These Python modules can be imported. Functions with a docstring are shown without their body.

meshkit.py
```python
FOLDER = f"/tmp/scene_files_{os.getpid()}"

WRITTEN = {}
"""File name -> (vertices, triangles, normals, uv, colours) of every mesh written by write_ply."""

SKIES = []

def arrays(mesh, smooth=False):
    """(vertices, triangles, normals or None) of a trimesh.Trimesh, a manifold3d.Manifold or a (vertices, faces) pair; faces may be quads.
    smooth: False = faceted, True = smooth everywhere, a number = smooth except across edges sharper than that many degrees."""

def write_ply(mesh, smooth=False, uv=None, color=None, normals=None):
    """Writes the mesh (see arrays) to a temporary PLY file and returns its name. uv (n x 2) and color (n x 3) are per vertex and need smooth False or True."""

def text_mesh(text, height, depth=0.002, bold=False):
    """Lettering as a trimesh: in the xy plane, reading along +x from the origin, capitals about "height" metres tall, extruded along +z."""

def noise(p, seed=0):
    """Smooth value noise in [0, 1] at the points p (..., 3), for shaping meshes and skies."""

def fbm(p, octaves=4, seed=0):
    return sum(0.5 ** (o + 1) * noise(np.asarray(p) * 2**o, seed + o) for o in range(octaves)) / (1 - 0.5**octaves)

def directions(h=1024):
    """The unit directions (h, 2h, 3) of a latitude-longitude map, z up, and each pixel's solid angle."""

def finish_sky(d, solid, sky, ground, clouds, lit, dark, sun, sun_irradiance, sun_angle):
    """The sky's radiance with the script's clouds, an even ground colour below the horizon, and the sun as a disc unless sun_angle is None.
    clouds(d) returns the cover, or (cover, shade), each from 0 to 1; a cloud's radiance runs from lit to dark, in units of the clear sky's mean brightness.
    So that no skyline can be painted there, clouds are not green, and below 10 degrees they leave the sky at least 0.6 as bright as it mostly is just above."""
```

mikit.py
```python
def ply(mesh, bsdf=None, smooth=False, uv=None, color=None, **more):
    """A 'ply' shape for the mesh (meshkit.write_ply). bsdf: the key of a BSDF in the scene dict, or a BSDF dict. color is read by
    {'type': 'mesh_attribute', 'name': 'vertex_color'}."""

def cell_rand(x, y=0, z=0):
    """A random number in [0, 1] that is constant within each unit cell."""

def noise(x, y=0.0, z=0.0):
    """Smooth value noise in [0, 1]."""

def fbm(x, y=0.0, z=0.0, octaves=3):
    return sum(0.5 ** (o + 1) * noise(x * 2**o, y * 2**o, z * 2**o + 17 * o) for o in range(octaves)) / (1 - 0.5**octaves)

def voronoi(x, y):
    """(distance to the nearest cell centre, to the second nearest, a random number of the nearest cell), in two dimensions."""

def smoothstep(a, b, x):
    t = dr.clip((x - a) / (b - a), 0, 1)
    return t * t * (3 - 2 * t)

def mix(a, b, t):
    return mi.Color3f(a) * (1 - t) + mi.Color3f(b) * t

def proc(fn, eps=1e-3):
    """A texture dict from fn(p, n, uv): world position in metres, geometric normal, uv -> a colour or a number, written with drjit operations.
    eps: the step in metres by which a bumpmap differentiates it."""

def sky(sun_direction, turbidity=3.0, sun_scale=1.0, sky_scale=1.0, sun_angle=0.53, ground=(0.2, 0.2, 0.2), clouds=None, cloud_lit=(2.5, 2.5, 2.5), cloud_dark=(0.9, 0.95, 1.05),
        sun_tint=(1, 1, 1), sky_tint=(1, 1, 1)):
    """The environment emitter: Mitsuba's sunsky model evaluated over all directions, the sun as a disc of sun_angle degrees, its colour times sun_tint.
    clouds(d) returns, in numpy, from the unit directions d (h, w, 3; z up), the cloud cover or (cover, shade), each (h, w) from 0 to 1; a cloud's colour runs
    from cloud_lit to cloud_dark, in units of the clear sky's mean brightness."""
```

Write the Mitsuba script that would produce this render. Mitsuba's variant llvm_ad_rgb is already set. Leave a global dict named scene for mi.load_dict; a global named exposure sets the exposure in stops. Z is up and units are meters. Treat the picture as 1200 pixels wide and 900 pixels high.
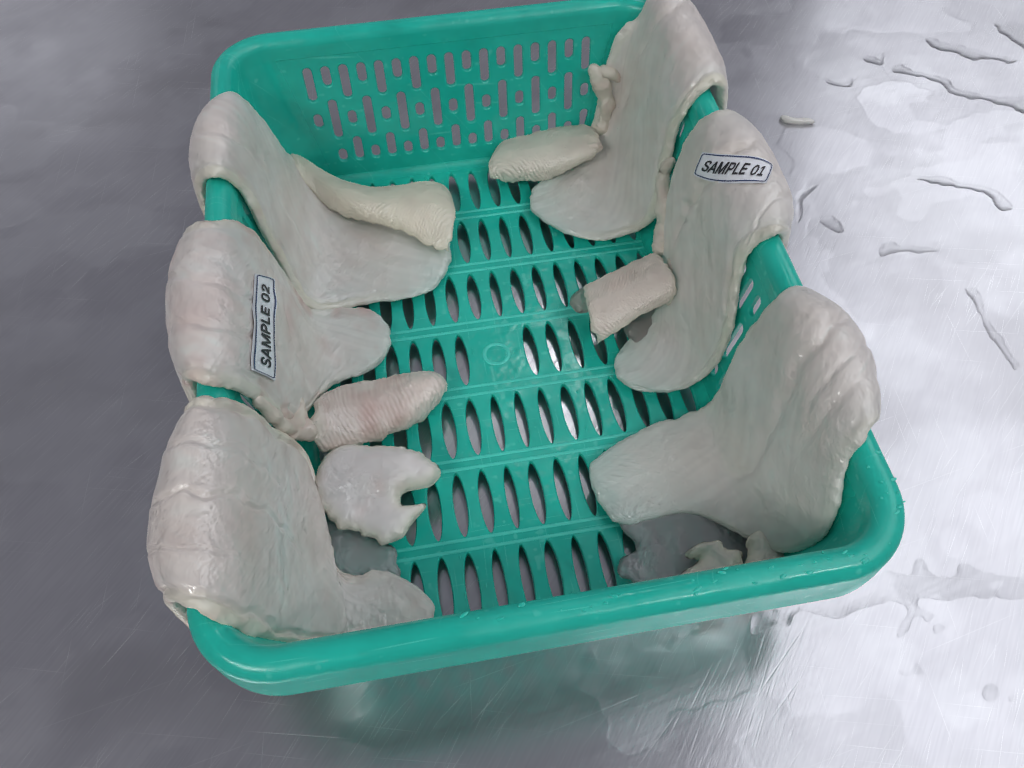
import math, random
import numpy as np, trimesh, mitsuba as mi, drjit as dr, mikit, meshkit
from mitsuba import ScalarTransform4f as T
from scipy.interpolate import make_interp_spline
from scipy.spatial import cKDTree

# ------------------------------------------------------------------ camera, lamps, exposure
scene, labels = {}, {}
exposure = 1.3
U = 0.012                                   # basket slot pitch in metres; meshes are modelled in pitches
CAM = np.array([-0.03010764, -0.23628116, 0.34220843])
FWD = np.array([0.08558752, 0.53286054, -0.84186366])
UP = np.array([0.14725411, 0.8289193, 0.53963786])
scene['camera'] = {'type': 'perspective', 'fov': 64.816, 'fov_axis': 'x', 'near_clip': 0.01, 'far_clip': 50.0,
                   'to_world': T().look_at(origin=CAM.tolist(), target=(CAM + FWD).tolist(), up=UP.tolist())}
ZT = -0.75 * U                              # table top; the basket floor's upper face is z = 0
scene['ambient'] = {'type': 'constant', 'radiance': {'type': 'rgb', 'value': [0.072, 0.073, 0.086]}}


def lamp(key, label, cx, cy, z, a, b, rot, rgb):
    """A ceiling luminaire or added light facing down: half sizes a (along its own x) and b, turned by rot degrees."""
    scene[key] = {'type': 'rectangle', 'to_world': T().translate([cx, cy, z]).rotate([0, 0, 1], rot).rotate([1, 0, 0], 180).scale([a, b, 1]),
                  'emitter': {'type': 'area', 'radiance': {'type': 'rgb', 'value': rgb}},
                  'bsdf': {'type': 'diffuse', 'reflectance': {'type': 'rgb', 'value': [0.7, 0.7, 0.7]}}}
    labels[key] = {'label': label, 'category': 'ceiling lamp'}


# the big luminous panel whose mirror image is the bright right part of the table; its left edge runs through (0.6, 0) and (1.6, 2.1)
lamp('ceiling_light', 'wide white luminous ceiling panel high to the right of the table', 2.15, 0.95, 2.0, 1.0, 2.4, -24, [0.57, 0.59, 0.625])
lamp('ceiling_light_001', 'small dim panel added far behind and left to lift the table reflection', -2.2, 3.9, 2.0, 0.9, 0.9, 0, [0.22, 0.225, 0.24])  # unseen panel, added to raise the reflection on the far left steel
lamp('ceiling_light_002', 'short bright strip added above the far side of the basket for glints on the fish', 0.35, 1.25, 2.0, 0.02, 0.25, -20, [10, 10.2, 10.5])  # added unseen strip that makes wet glints on the flesh
lamp('ceiling_light_003', 'bright narrow fill strip added behind the camera on the right', 1.0, -1.4, 2.0, 0.6, 0.03, 20, [24, 24.7, 25.5])  # no known source: added to brighten the fillets from the camera side
lamp('ceiling_light_004', 'bright narrow fill strip added behind the camera on the left', -1.4, -1.5, 1.9, 0.8, 0.03, -40, [50, 49.5, 48])  # unseen fill, added to lift the left-facing flesh and its glints

# ------------------------------------------------------------------ helpers


def rgb(*c):
    return {'type': 'rgb', 'value': list(c)}


def put(key, mesh, bsdf, smooth=30, **kw):
    """One entry of the scene; a key that is taken gets _001, _002 ..."""
    k, n = key, 0
    while k in scene:
        n += 1
        k = f'{key}_{n:03d}'
    scene[k] = mikit.ply(mesh, bsdf, smooth=smooth, **kw)
    return k


def tm(v, f):
    v, f = np.asarray(v, float), np.asarray(f, int)
    if f.shape[1] == 4:
        f = np.vstack([f[:, [0, 1, 2]], f[:, [0, 2, 3]]])
    return trimesh.Trimesh(v, f, process=False)


def sc(m):
    m = m.copy()
    m.apply_scale(U)
    return m


def loft(rings, closed_ring=True, closed_path=False):
    """Quads between consecutive rings (k, n, 3)."""
    r = np.asarray(rings)
    k, n = r.shape[:2]
    f = []
    for i in range(k if closed_path else k - 1):
        for j in range(n if closed_ring else n - 1):
            a, b = i * n + j, i * n + (j + 1) % n
            c, d = ((i + 1) % k) * n + (j + 1) % n, ((i + 1) % k) * n + j
            f.append((a, b, c, d))
    return tm(r.reshape(-1, 3), f)


def plate(outer, holes, th, bev=0.05):
    """A plate in the xy plane, upper face z = 0, with holes (each (n, 2), centre, counter-clockwise) whose upper rims are bevelled."""
    from shapely.geometry import Polygon
    parts = []
    big = [(h - h.mean(0)) * (1 + bev / (np.abs(h - h.mean(0)).max(0))) + h.mean(0) for h in holes]
    top_v, top_f = trimesh.creation.triangulate_polygon(Polygon(outer, big), engine='earcut')
    parts.append(tm(np.c_[top_v, np.zeros(len(top_v))], top_f))
    bot_v, bot_f = trimesh.creation.triangulate_polygon(Polygon(outer, holes), engine='earcut')
    parts.append(tm(np.c_[bot_v, np.full(len(bot_v), -th)], bot_f[:, ::-1]))
    for h, b in zip(holes, big):
        z = np.zeros((len(h), 1))
        parts.append(loft([np.hstack([b, z]), np.hstack([(h * 2 + b) / 3, z - bev * 0.35]), np.hstack([h, z - bev]), np.hstack([h, z - th])]))
    z = np.zeros((len(outer), 1))
    o = np.asarray(outer)
    parts.append(loft([np.hstack([o, z - th]), np.hstack([o, z])]))
    return trimesh.util.concatenate(parts)


def stadium(cx, cy, w, l, n=7):
    a = np.linspace(0, math.pi, n)
    r = w / 2
    top = np.c_[cx + r * np.cos(a), cy + l / 2 - r + r * np.sin(a)]
    bot = np.c_[cx - r * np.cos(a), cy - l / 2 + r - r * np.sin(a)]
    return np.vstack([top, bot])


def lens(cx, cy, w, l, n=28):
    a = np.arange(n) * 2 * math.pi / n
    return np.c_[cx + w / 2 * np.sign(np.cos(a)) * np.abs(np.cos(a)) ** 1.15, cy + l / 2 * np.sin(a)]


def rrect(a, b, r, n=12):
    """Rounded rectangle, half sizes a, b, as (points, outward normals), counter-clockwise; n steps a corner, straight sides split too."""
    P, N = [], []
    for k, (sx, sy) in enumerate(((1, 1), (-1, 1), (-1, -1), (1, -1))):
        for t in np.linspace(0, math.pi / 2, n + 1):
            ang = k * math.pi / 2 + t
            d = np.array([math.cos(ang), math.sin(ang)])
            P.append(np.array([sx * (a - r), sy * (b - r)]) + r * d)
            N.append(d)
        nxt = np.array([[-1, 1], [-1, -1], [1, -1], [1, 1]][k])
        d = np.array([math.cos((k + 1) * math.pi / 2), math.sin((k + 1) * math.pi / 2)])
        q0, q1 = P[-1], np.array([nxt[0] * (a - r), nxt[1] * (b - r)]) + r * d
        for t in (0.25, 0.5, 0.75):
            P.append(q0 + (q1 - q0) * t)
            N.append(d)
    return np.array(P), np.array(N)


# ------------------------------------------------------------------ materials
V = mikit


def plastic_color(p, n, uv):
    x, y, z = p.x, p.y, p.z
    t = V.fbm(x * 70, y * 70, z * 70, 3)
    s = V.smoothstep(0.72, 0.9, V.fbm(x * 260, y * 260, z * 260 + 9, 2))
    u, w = p.x + 0.7 * p.z, p.y - 0.5 * p.z
    k = dr.maximum(scratches(u, w, 5, 0.03, 0.004, 0.25, 0.06), scratches(w, u, 9, 0.025, 0.005, 0.22, 0.05))
    s = dr.maximum(s * 0.5, k * 0.5)
    return V.mix(V.mix((0.010, 0.37, 0.285), (0.016, 0.47, 0.365), t), (0.10, 0.56, 0.46), s)


def plastic_rough(p, n, uv):
    return 0.17 + 0.2 * V.smoothstep(0.4, 0.6, V.fbm(p.x * 45, p.y * 45, p.z * 45 + 3, 3))


def plastic_bump(p, n, uv):
    return V.fbm(p.x * 220, p.y * 220, p.z * 220, 2) * 0.00018


scene['green_plastic'] = {'type': 'twosided', 'b': {'type': 'bumpmap', 't': V.proc(plastic_bump, 3e-4), 'scale': 1.0, 'b': {
    'type': 'principled', 'base_color': V.proc(plastic_color), 'roughness': V.proc(plastic_rough), 'specular': 0.5}}}
scene['pale_plastic'] = {'type': 'twosided', 'b': {'type': 'principled', 'base_color': rgb(0.06, 0.55, 0.45), 'roughness': 0.3, 'specular': 0.5}}


def scratches(x, y, seed, L, D, keep, wid):
    """Random straight hairline marks: cells L long and D wide, a share keep of them holding one line wid (of D) wide. Returns a mask in 0..1."""
    u = x / L + V.noise(y / D * 0.13, seed) * 3.0
    w = y / D
    i, j = dr.floor(u), dr.floor(w)
    r1, r2, r3 = V.cell_rand(i, j, seed), V.cell_rand(i, j, seed + 1), V.cell_rand(i, j, seed + 2)
    fu, fw = u - i, w - j
    line = 0.5 + (r2 - 0.5) * 0.5 + (fu - 0.5) * (r3 - 0.5) * 0.5
    d = dr.abs(fw - line)
    a = V.smoothstep(0.0, 0.3, fu) * (1 - V.smoothstep(0.2 + 0.5 * r3, 0.5 + 0.5 * r3, fu))
    return dr.select(r1 < keep, (1 - V.smoothstep(0.3 * wid, wid, d)) * a, 0.0)


def turn(p, deg):
    c, s = math.cos(math.radians(deg)), math.sin(math.radians(deg))
    return p.x * c + p.y * s, p.y * c - p.x * s


def marks(p):
    m = 0.0
    for k, (deg, L, D, keep, wid) in enumerate(((47, 0.035, 0.0022, 0.34, 0.09), (54, 0.022, 0.0016, 0.30, 0.10), (38, 0.05, 0.005, 0.2, 0.05), (-15, 0.05, 0.005, 0.16, 0.045), (85, 0.045, 0.005, 0.18, 0.045), (10, 0.07, 0.006, 0.12, 0.04))):
        x, y = turn(p, deg)
        m = dr.maximum(m, scratches(x, y, 11 + 7 * k, L, D, keep, wid) * (0.25 + 0.75 * V.cell_rand(dr.floor(x / L), dr.floor(y / D), k)))
    return m * (0.35 + 0.65 * V.smoothstep(0.35, 0.65, V.fbm(p.x * 18, p.y * 18, 21.0, 2)))


def wet(p):
    """Where a thin film of water lies on the steel, with fairly sharp outlines."""
    f = V.fbm(p.x * 17 + 3.1, p.y * 24, 2.0, 4)
    return V.smoothstep(0.50, 0.53, f)


def steel_color(p, n, uv):
    t = V.fbm(p.x * 28, p.y * 28, 3.0, 4)
    x, y = turn(p, 50)
    g = V.noise(x * 90, y * 1600, 4.0)
    c = V.mix((0.49, 0.48, 0.505), (0.62, 0.61, 0.63), 0.7 * t + 0.3 * g)
    c = V.mix(c, (0.42, 0.41, 0.425), V.smoothstep(0.55, 0.8, V.fbm(p.x * 11 + 40, p.y * 15, 1.0, 4)) * 0.6)
    c = V.mix(c, (0.72, 0.72, 0.735), V.smoothstep(0.50, 0.62, V.fbm(p.x * 19 + 4, p.y * 22, 31.0, 4)) * 0.22)
    return V.mix(c, (0.86, 0.86, 0.86), marks(p) * 0.55)


def steel_rough(p, n, uv):
    x, y = turn(p, 12)
    r = 0.21 + 0.10 * V.fbm(p.x * 40, p.y * 40, 7.0, 3) + 0.05 * V.noise(x * 60, y * 1500)
    return r * (1 - 0.22 * wet(p)) + 0.15 * marks(p)


def steel_bump(p, n, uv):
    x, y = turn(p, 50)
    w = V.fbm(p.x * 17 + 3.1, p.y * 24, 2.0, 4)
    film = V.smoothstep(0.495, 0.525, w) * 0.00004
    return V.fbm(p.x * 14, p.y * 14, 5.0, 2) * 0.0005 + film + V.noise(x * 120, y * 1800) * 0.000013 - marks(p) * 0.00004


scene['steel'] = {'type': 'twosided', 'b': {'type': 'bumpmap', 't': V.proc(steel_bump, 4e-4), 'scale': 1.0, 'b': {
    'type': 'principled', 'base_color': V.proc(steel_color), 'metallic': 0.9, 'roughness': V.proc(steel_rough), 'specular': 0.5}}}

# ------------------------------------------------------------------ the steel table top
tv, tf = np.meshgrid(np.linspace(-1.3, 1.3, 41), np.linspace(-1.0, 1.6, 41)), None
v = np.c_[tv[0].ravel(), tv[1].ravel(), np.full(tv[0].size, ZT)]
f = [(i * 41 + j, i * 41 + j + 1, (i + 1) * 41 + j + 1, (i + 1) * 41 + j) for i in range(40) for j in range(40)]
scene['table_surface'] = mikit.ply(tm(v, f), 'steel', smooth=True, uv=v[:, :2])
labels['table_surface'] = {'label': 'scratched wet stainless steel table top under the green basket', 'category': 'table', 'kind': 'structure'}

# ------------------------------------------------------------------ the basket
W, L, ZR, ZS = 10.26, 13.947, 7.11, 5.316        # outer half sizes of the rim, its crest height, skirt bottom
WI, LI = 0.95, 2.08                               # inset of the wall at the rim and at the floor
FW, FL = W - LI, L - LI
B = 'plastic_basket'
labels[B] = {'label': 'rectangular green plastic basket with slotted floor standing on the steel table', 'category': 'basket'}
# rim: a closed profile swept round a rounded rectangle; (inset from the outside, z)
prof = [(0.0, 5.35), (-0.02, 5.9), (0.0, 6.45)]
for a in np.linspace(180, 10, 14):
    prof.append((0.5 + 0.5 * math.cos(math.radians(a)), 6.72 + 0.5 * math.sin(math.radians(a))))
prof += [(1.02, 6.5), (1.05, 6.3), (0.82, 6.3), (0.80, 6.5)]
for a in np.linspace(20, 160, 7):
    prof.append((0.5 + 0.3 * math.cos(math.radians(a)), 6.62 + 0.3 * math.sin(math.radians(a))))
prof += [(0.2, 6.4), (0.2, 5.36), (0.1, 5.30)]
P, N = rrect(W, L, 2.5, 16)
rim = loft([[(*(p - n * d), z) for d, z in prof] for p, n in zip(P, N)], True, True)
put(B + '__rim', sc(rim), 'green_plastic', 40)
# floor with rows of lens-shaped slots
rnd = random.Random(3)
holes = []
for r in range(-3, 4):
    for k in range(16):
        c = k - 7.5
        if r == 0 and abs(c) < 1:
            continue
        if abs(r) == 3 and abs(c) > 7:
            continue
        holes.append(lens(c, r * 3.342, 0.47 + rnd.uniform(-0.06, 0.06) + 0.006 * abs(c), 2.68))
op, _ = rrect(FW + 0.1, FL + 0.1, 1.9, 10)
cove = []
for k in range(7):
    a = math.pi / 2 * k / 6
    rr = 0.4
    cp_, cn_ = rrect(FW + 0.03, FL + 0.03, 1.9, 10)
    d = rr * (1 - math.sin(a)) - 0.17 * rr * (1 - math.cos(a))
    cove.append([(*(q - m_ * d), rr * (1 - math.cos(a)) + 0.004) for q, m_ in zip(cp_, cn_)])
put(B + '__floor', sc(trimesh.util.concatenate([plate(op, holes, 0.22, 0.05), loft(cove)])), 'green_plastic', 35)


def bead(p0, p1, w, h, n=5):
    """A low rounded ridge on the floor from p0 to p1."""
    p0, p1 = np.array(p0, float), np.array(p1, float)
    d = (p1 - p0) / np.linalg.norm(p1 - p0)
    s = np.array([-d[1], d[0]])
    rings = []
    for t, k in ((0, 0.02), (0.01, 0.8), (0.5, 1), (0.99, 0.8), (1, 0.02)):
        q = p0 + (p1 - p0) * t
        rings.append([(*(q + s * w / 2 * math.cos(a)), h * k * math.sin(a) - 0.02) for a in np.linspace(0, math.pi, 2 * n)])
    return loft(rings, False)


for r in range(-3, 3):
    y = (r + 0.5) * 3.342
    put(B + '__rib', sc(trimesh.util.concatenate([bead((-7.9, y - 0.2), (7.9, y - 0.2), 0.16, 0.05), bead((-7.9, y + 0.2), (7.9, y + 0.2), 0.16, 0.05)])), 'pale_plastic', 40)
ring = []
for a in np.linspace(0, 2 * math.pi, 33)[:-1]:
    c, s = math.cos(a), math.sin(a)
    ring.append([((0.52 + 0.09 * math.cos(b)) * c, (0.52 + 0.09 * math.cos(b)) * s, 0.05 * math.sin(b) - 0.01) for b in np.linspace(0, math.pi, 6)])
put(B + '__boss', sc(loft(ring, False, True)), 'pale_plastic', 40)
# walls: flat panels with slots, and quarter-cone corners
slope = math.hypot(LI - WI, 6.6)
for k in range(4):
    half_b, half_t = (FL - 1.9, L - WI - 1.6) if k % 2 == 0 else (FW - 1.9, W - WI - 1.6)
    half_b, half_t = half_b + 0.02, half_t + 0.02
    out = [(-half_b, -0.06), (half_b, -0.06), (half_t, slope), (-half_t, slope)]
    hs, cp = [], 0.804
    nmax = 8 if k % 2 else 11
    for c in range(-nmax, nmax + 1):
        lon = (c % 2 == 0)
        if k % 2 == 0:
            lon = not lon
        x = c * cp
        for (yc, ll, ls) in ((5.05, 1.62, 0.95), (3.25, 2.0, 0.72), (1.63, 1.25, 0.68)):
            l = (ll if lon else ls) if yc != 3.25 else (ls if lon else ll)
            yy = yc + (0.0 if lon or yc != 5.05 else 0.33) + (-0.28 if not lon and yc == 1.63 else 0)
            hs.append(stadium(x, yy, 0.41, l))
    m = plate(np.array(out), hs, 0.2, 0.05)
    # local x along the wall, local y up the slope, local z into the basket
    ang = k * math.pi / 2                       # 0: right wall, 1: far, 2: left, 3: near
    o = np.array([math.cos(ang), math.sin(ang), 0])
    along = np.array([-math.sin(ang), math.cos(ang), 0])
    base = o * (FW if k % 2 == 0 else FL)
    up = (o * (LI - WI) + np.array([0, 0, 6.6])) / slope
    nrm = np.cross(along, up)
    if nrm @ o > 0:
        nrm, along = -nrm, -along
    Mx = np.eye(4)
    Mx[:3, 0], Mx[:3, 1], Mx[:3, 2], Mx[:3, 3] = along, up, nrm, base
    m.apply_transform(Mx)
    put(B + '__wall', sc(m), 'green_plastic', 35)
for k, (sx, sy) in enumerate(((1, 1), (-1, 1), (-1, -1), (1, -1))):
    rings = []
    for t in np.linspace(-0.01, 1, 12):
        r = 1.9 + (1.6 - 1.9) * t
        cx, cy = sx * (FW - 1.9 + (W - WI - 1.6 - FW + 1.9) * t), sy * (FL - 1.9 + (L - WI - 1.6 - FL + 1.9) * t)
        aa = k * math.pi / 2 + np.linspace(0, math.pi / 2, 15)
        rings.append([(cx + q * math.cos(a), cy + q * math.sin(a), 6.6 * t) for q, seq in ((r, aa), (r + 0.2, aa[::-1])) for a in seq])
    put(B + '__corner', sc(loft(rings)), 'green_plastic', 50)
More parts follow.
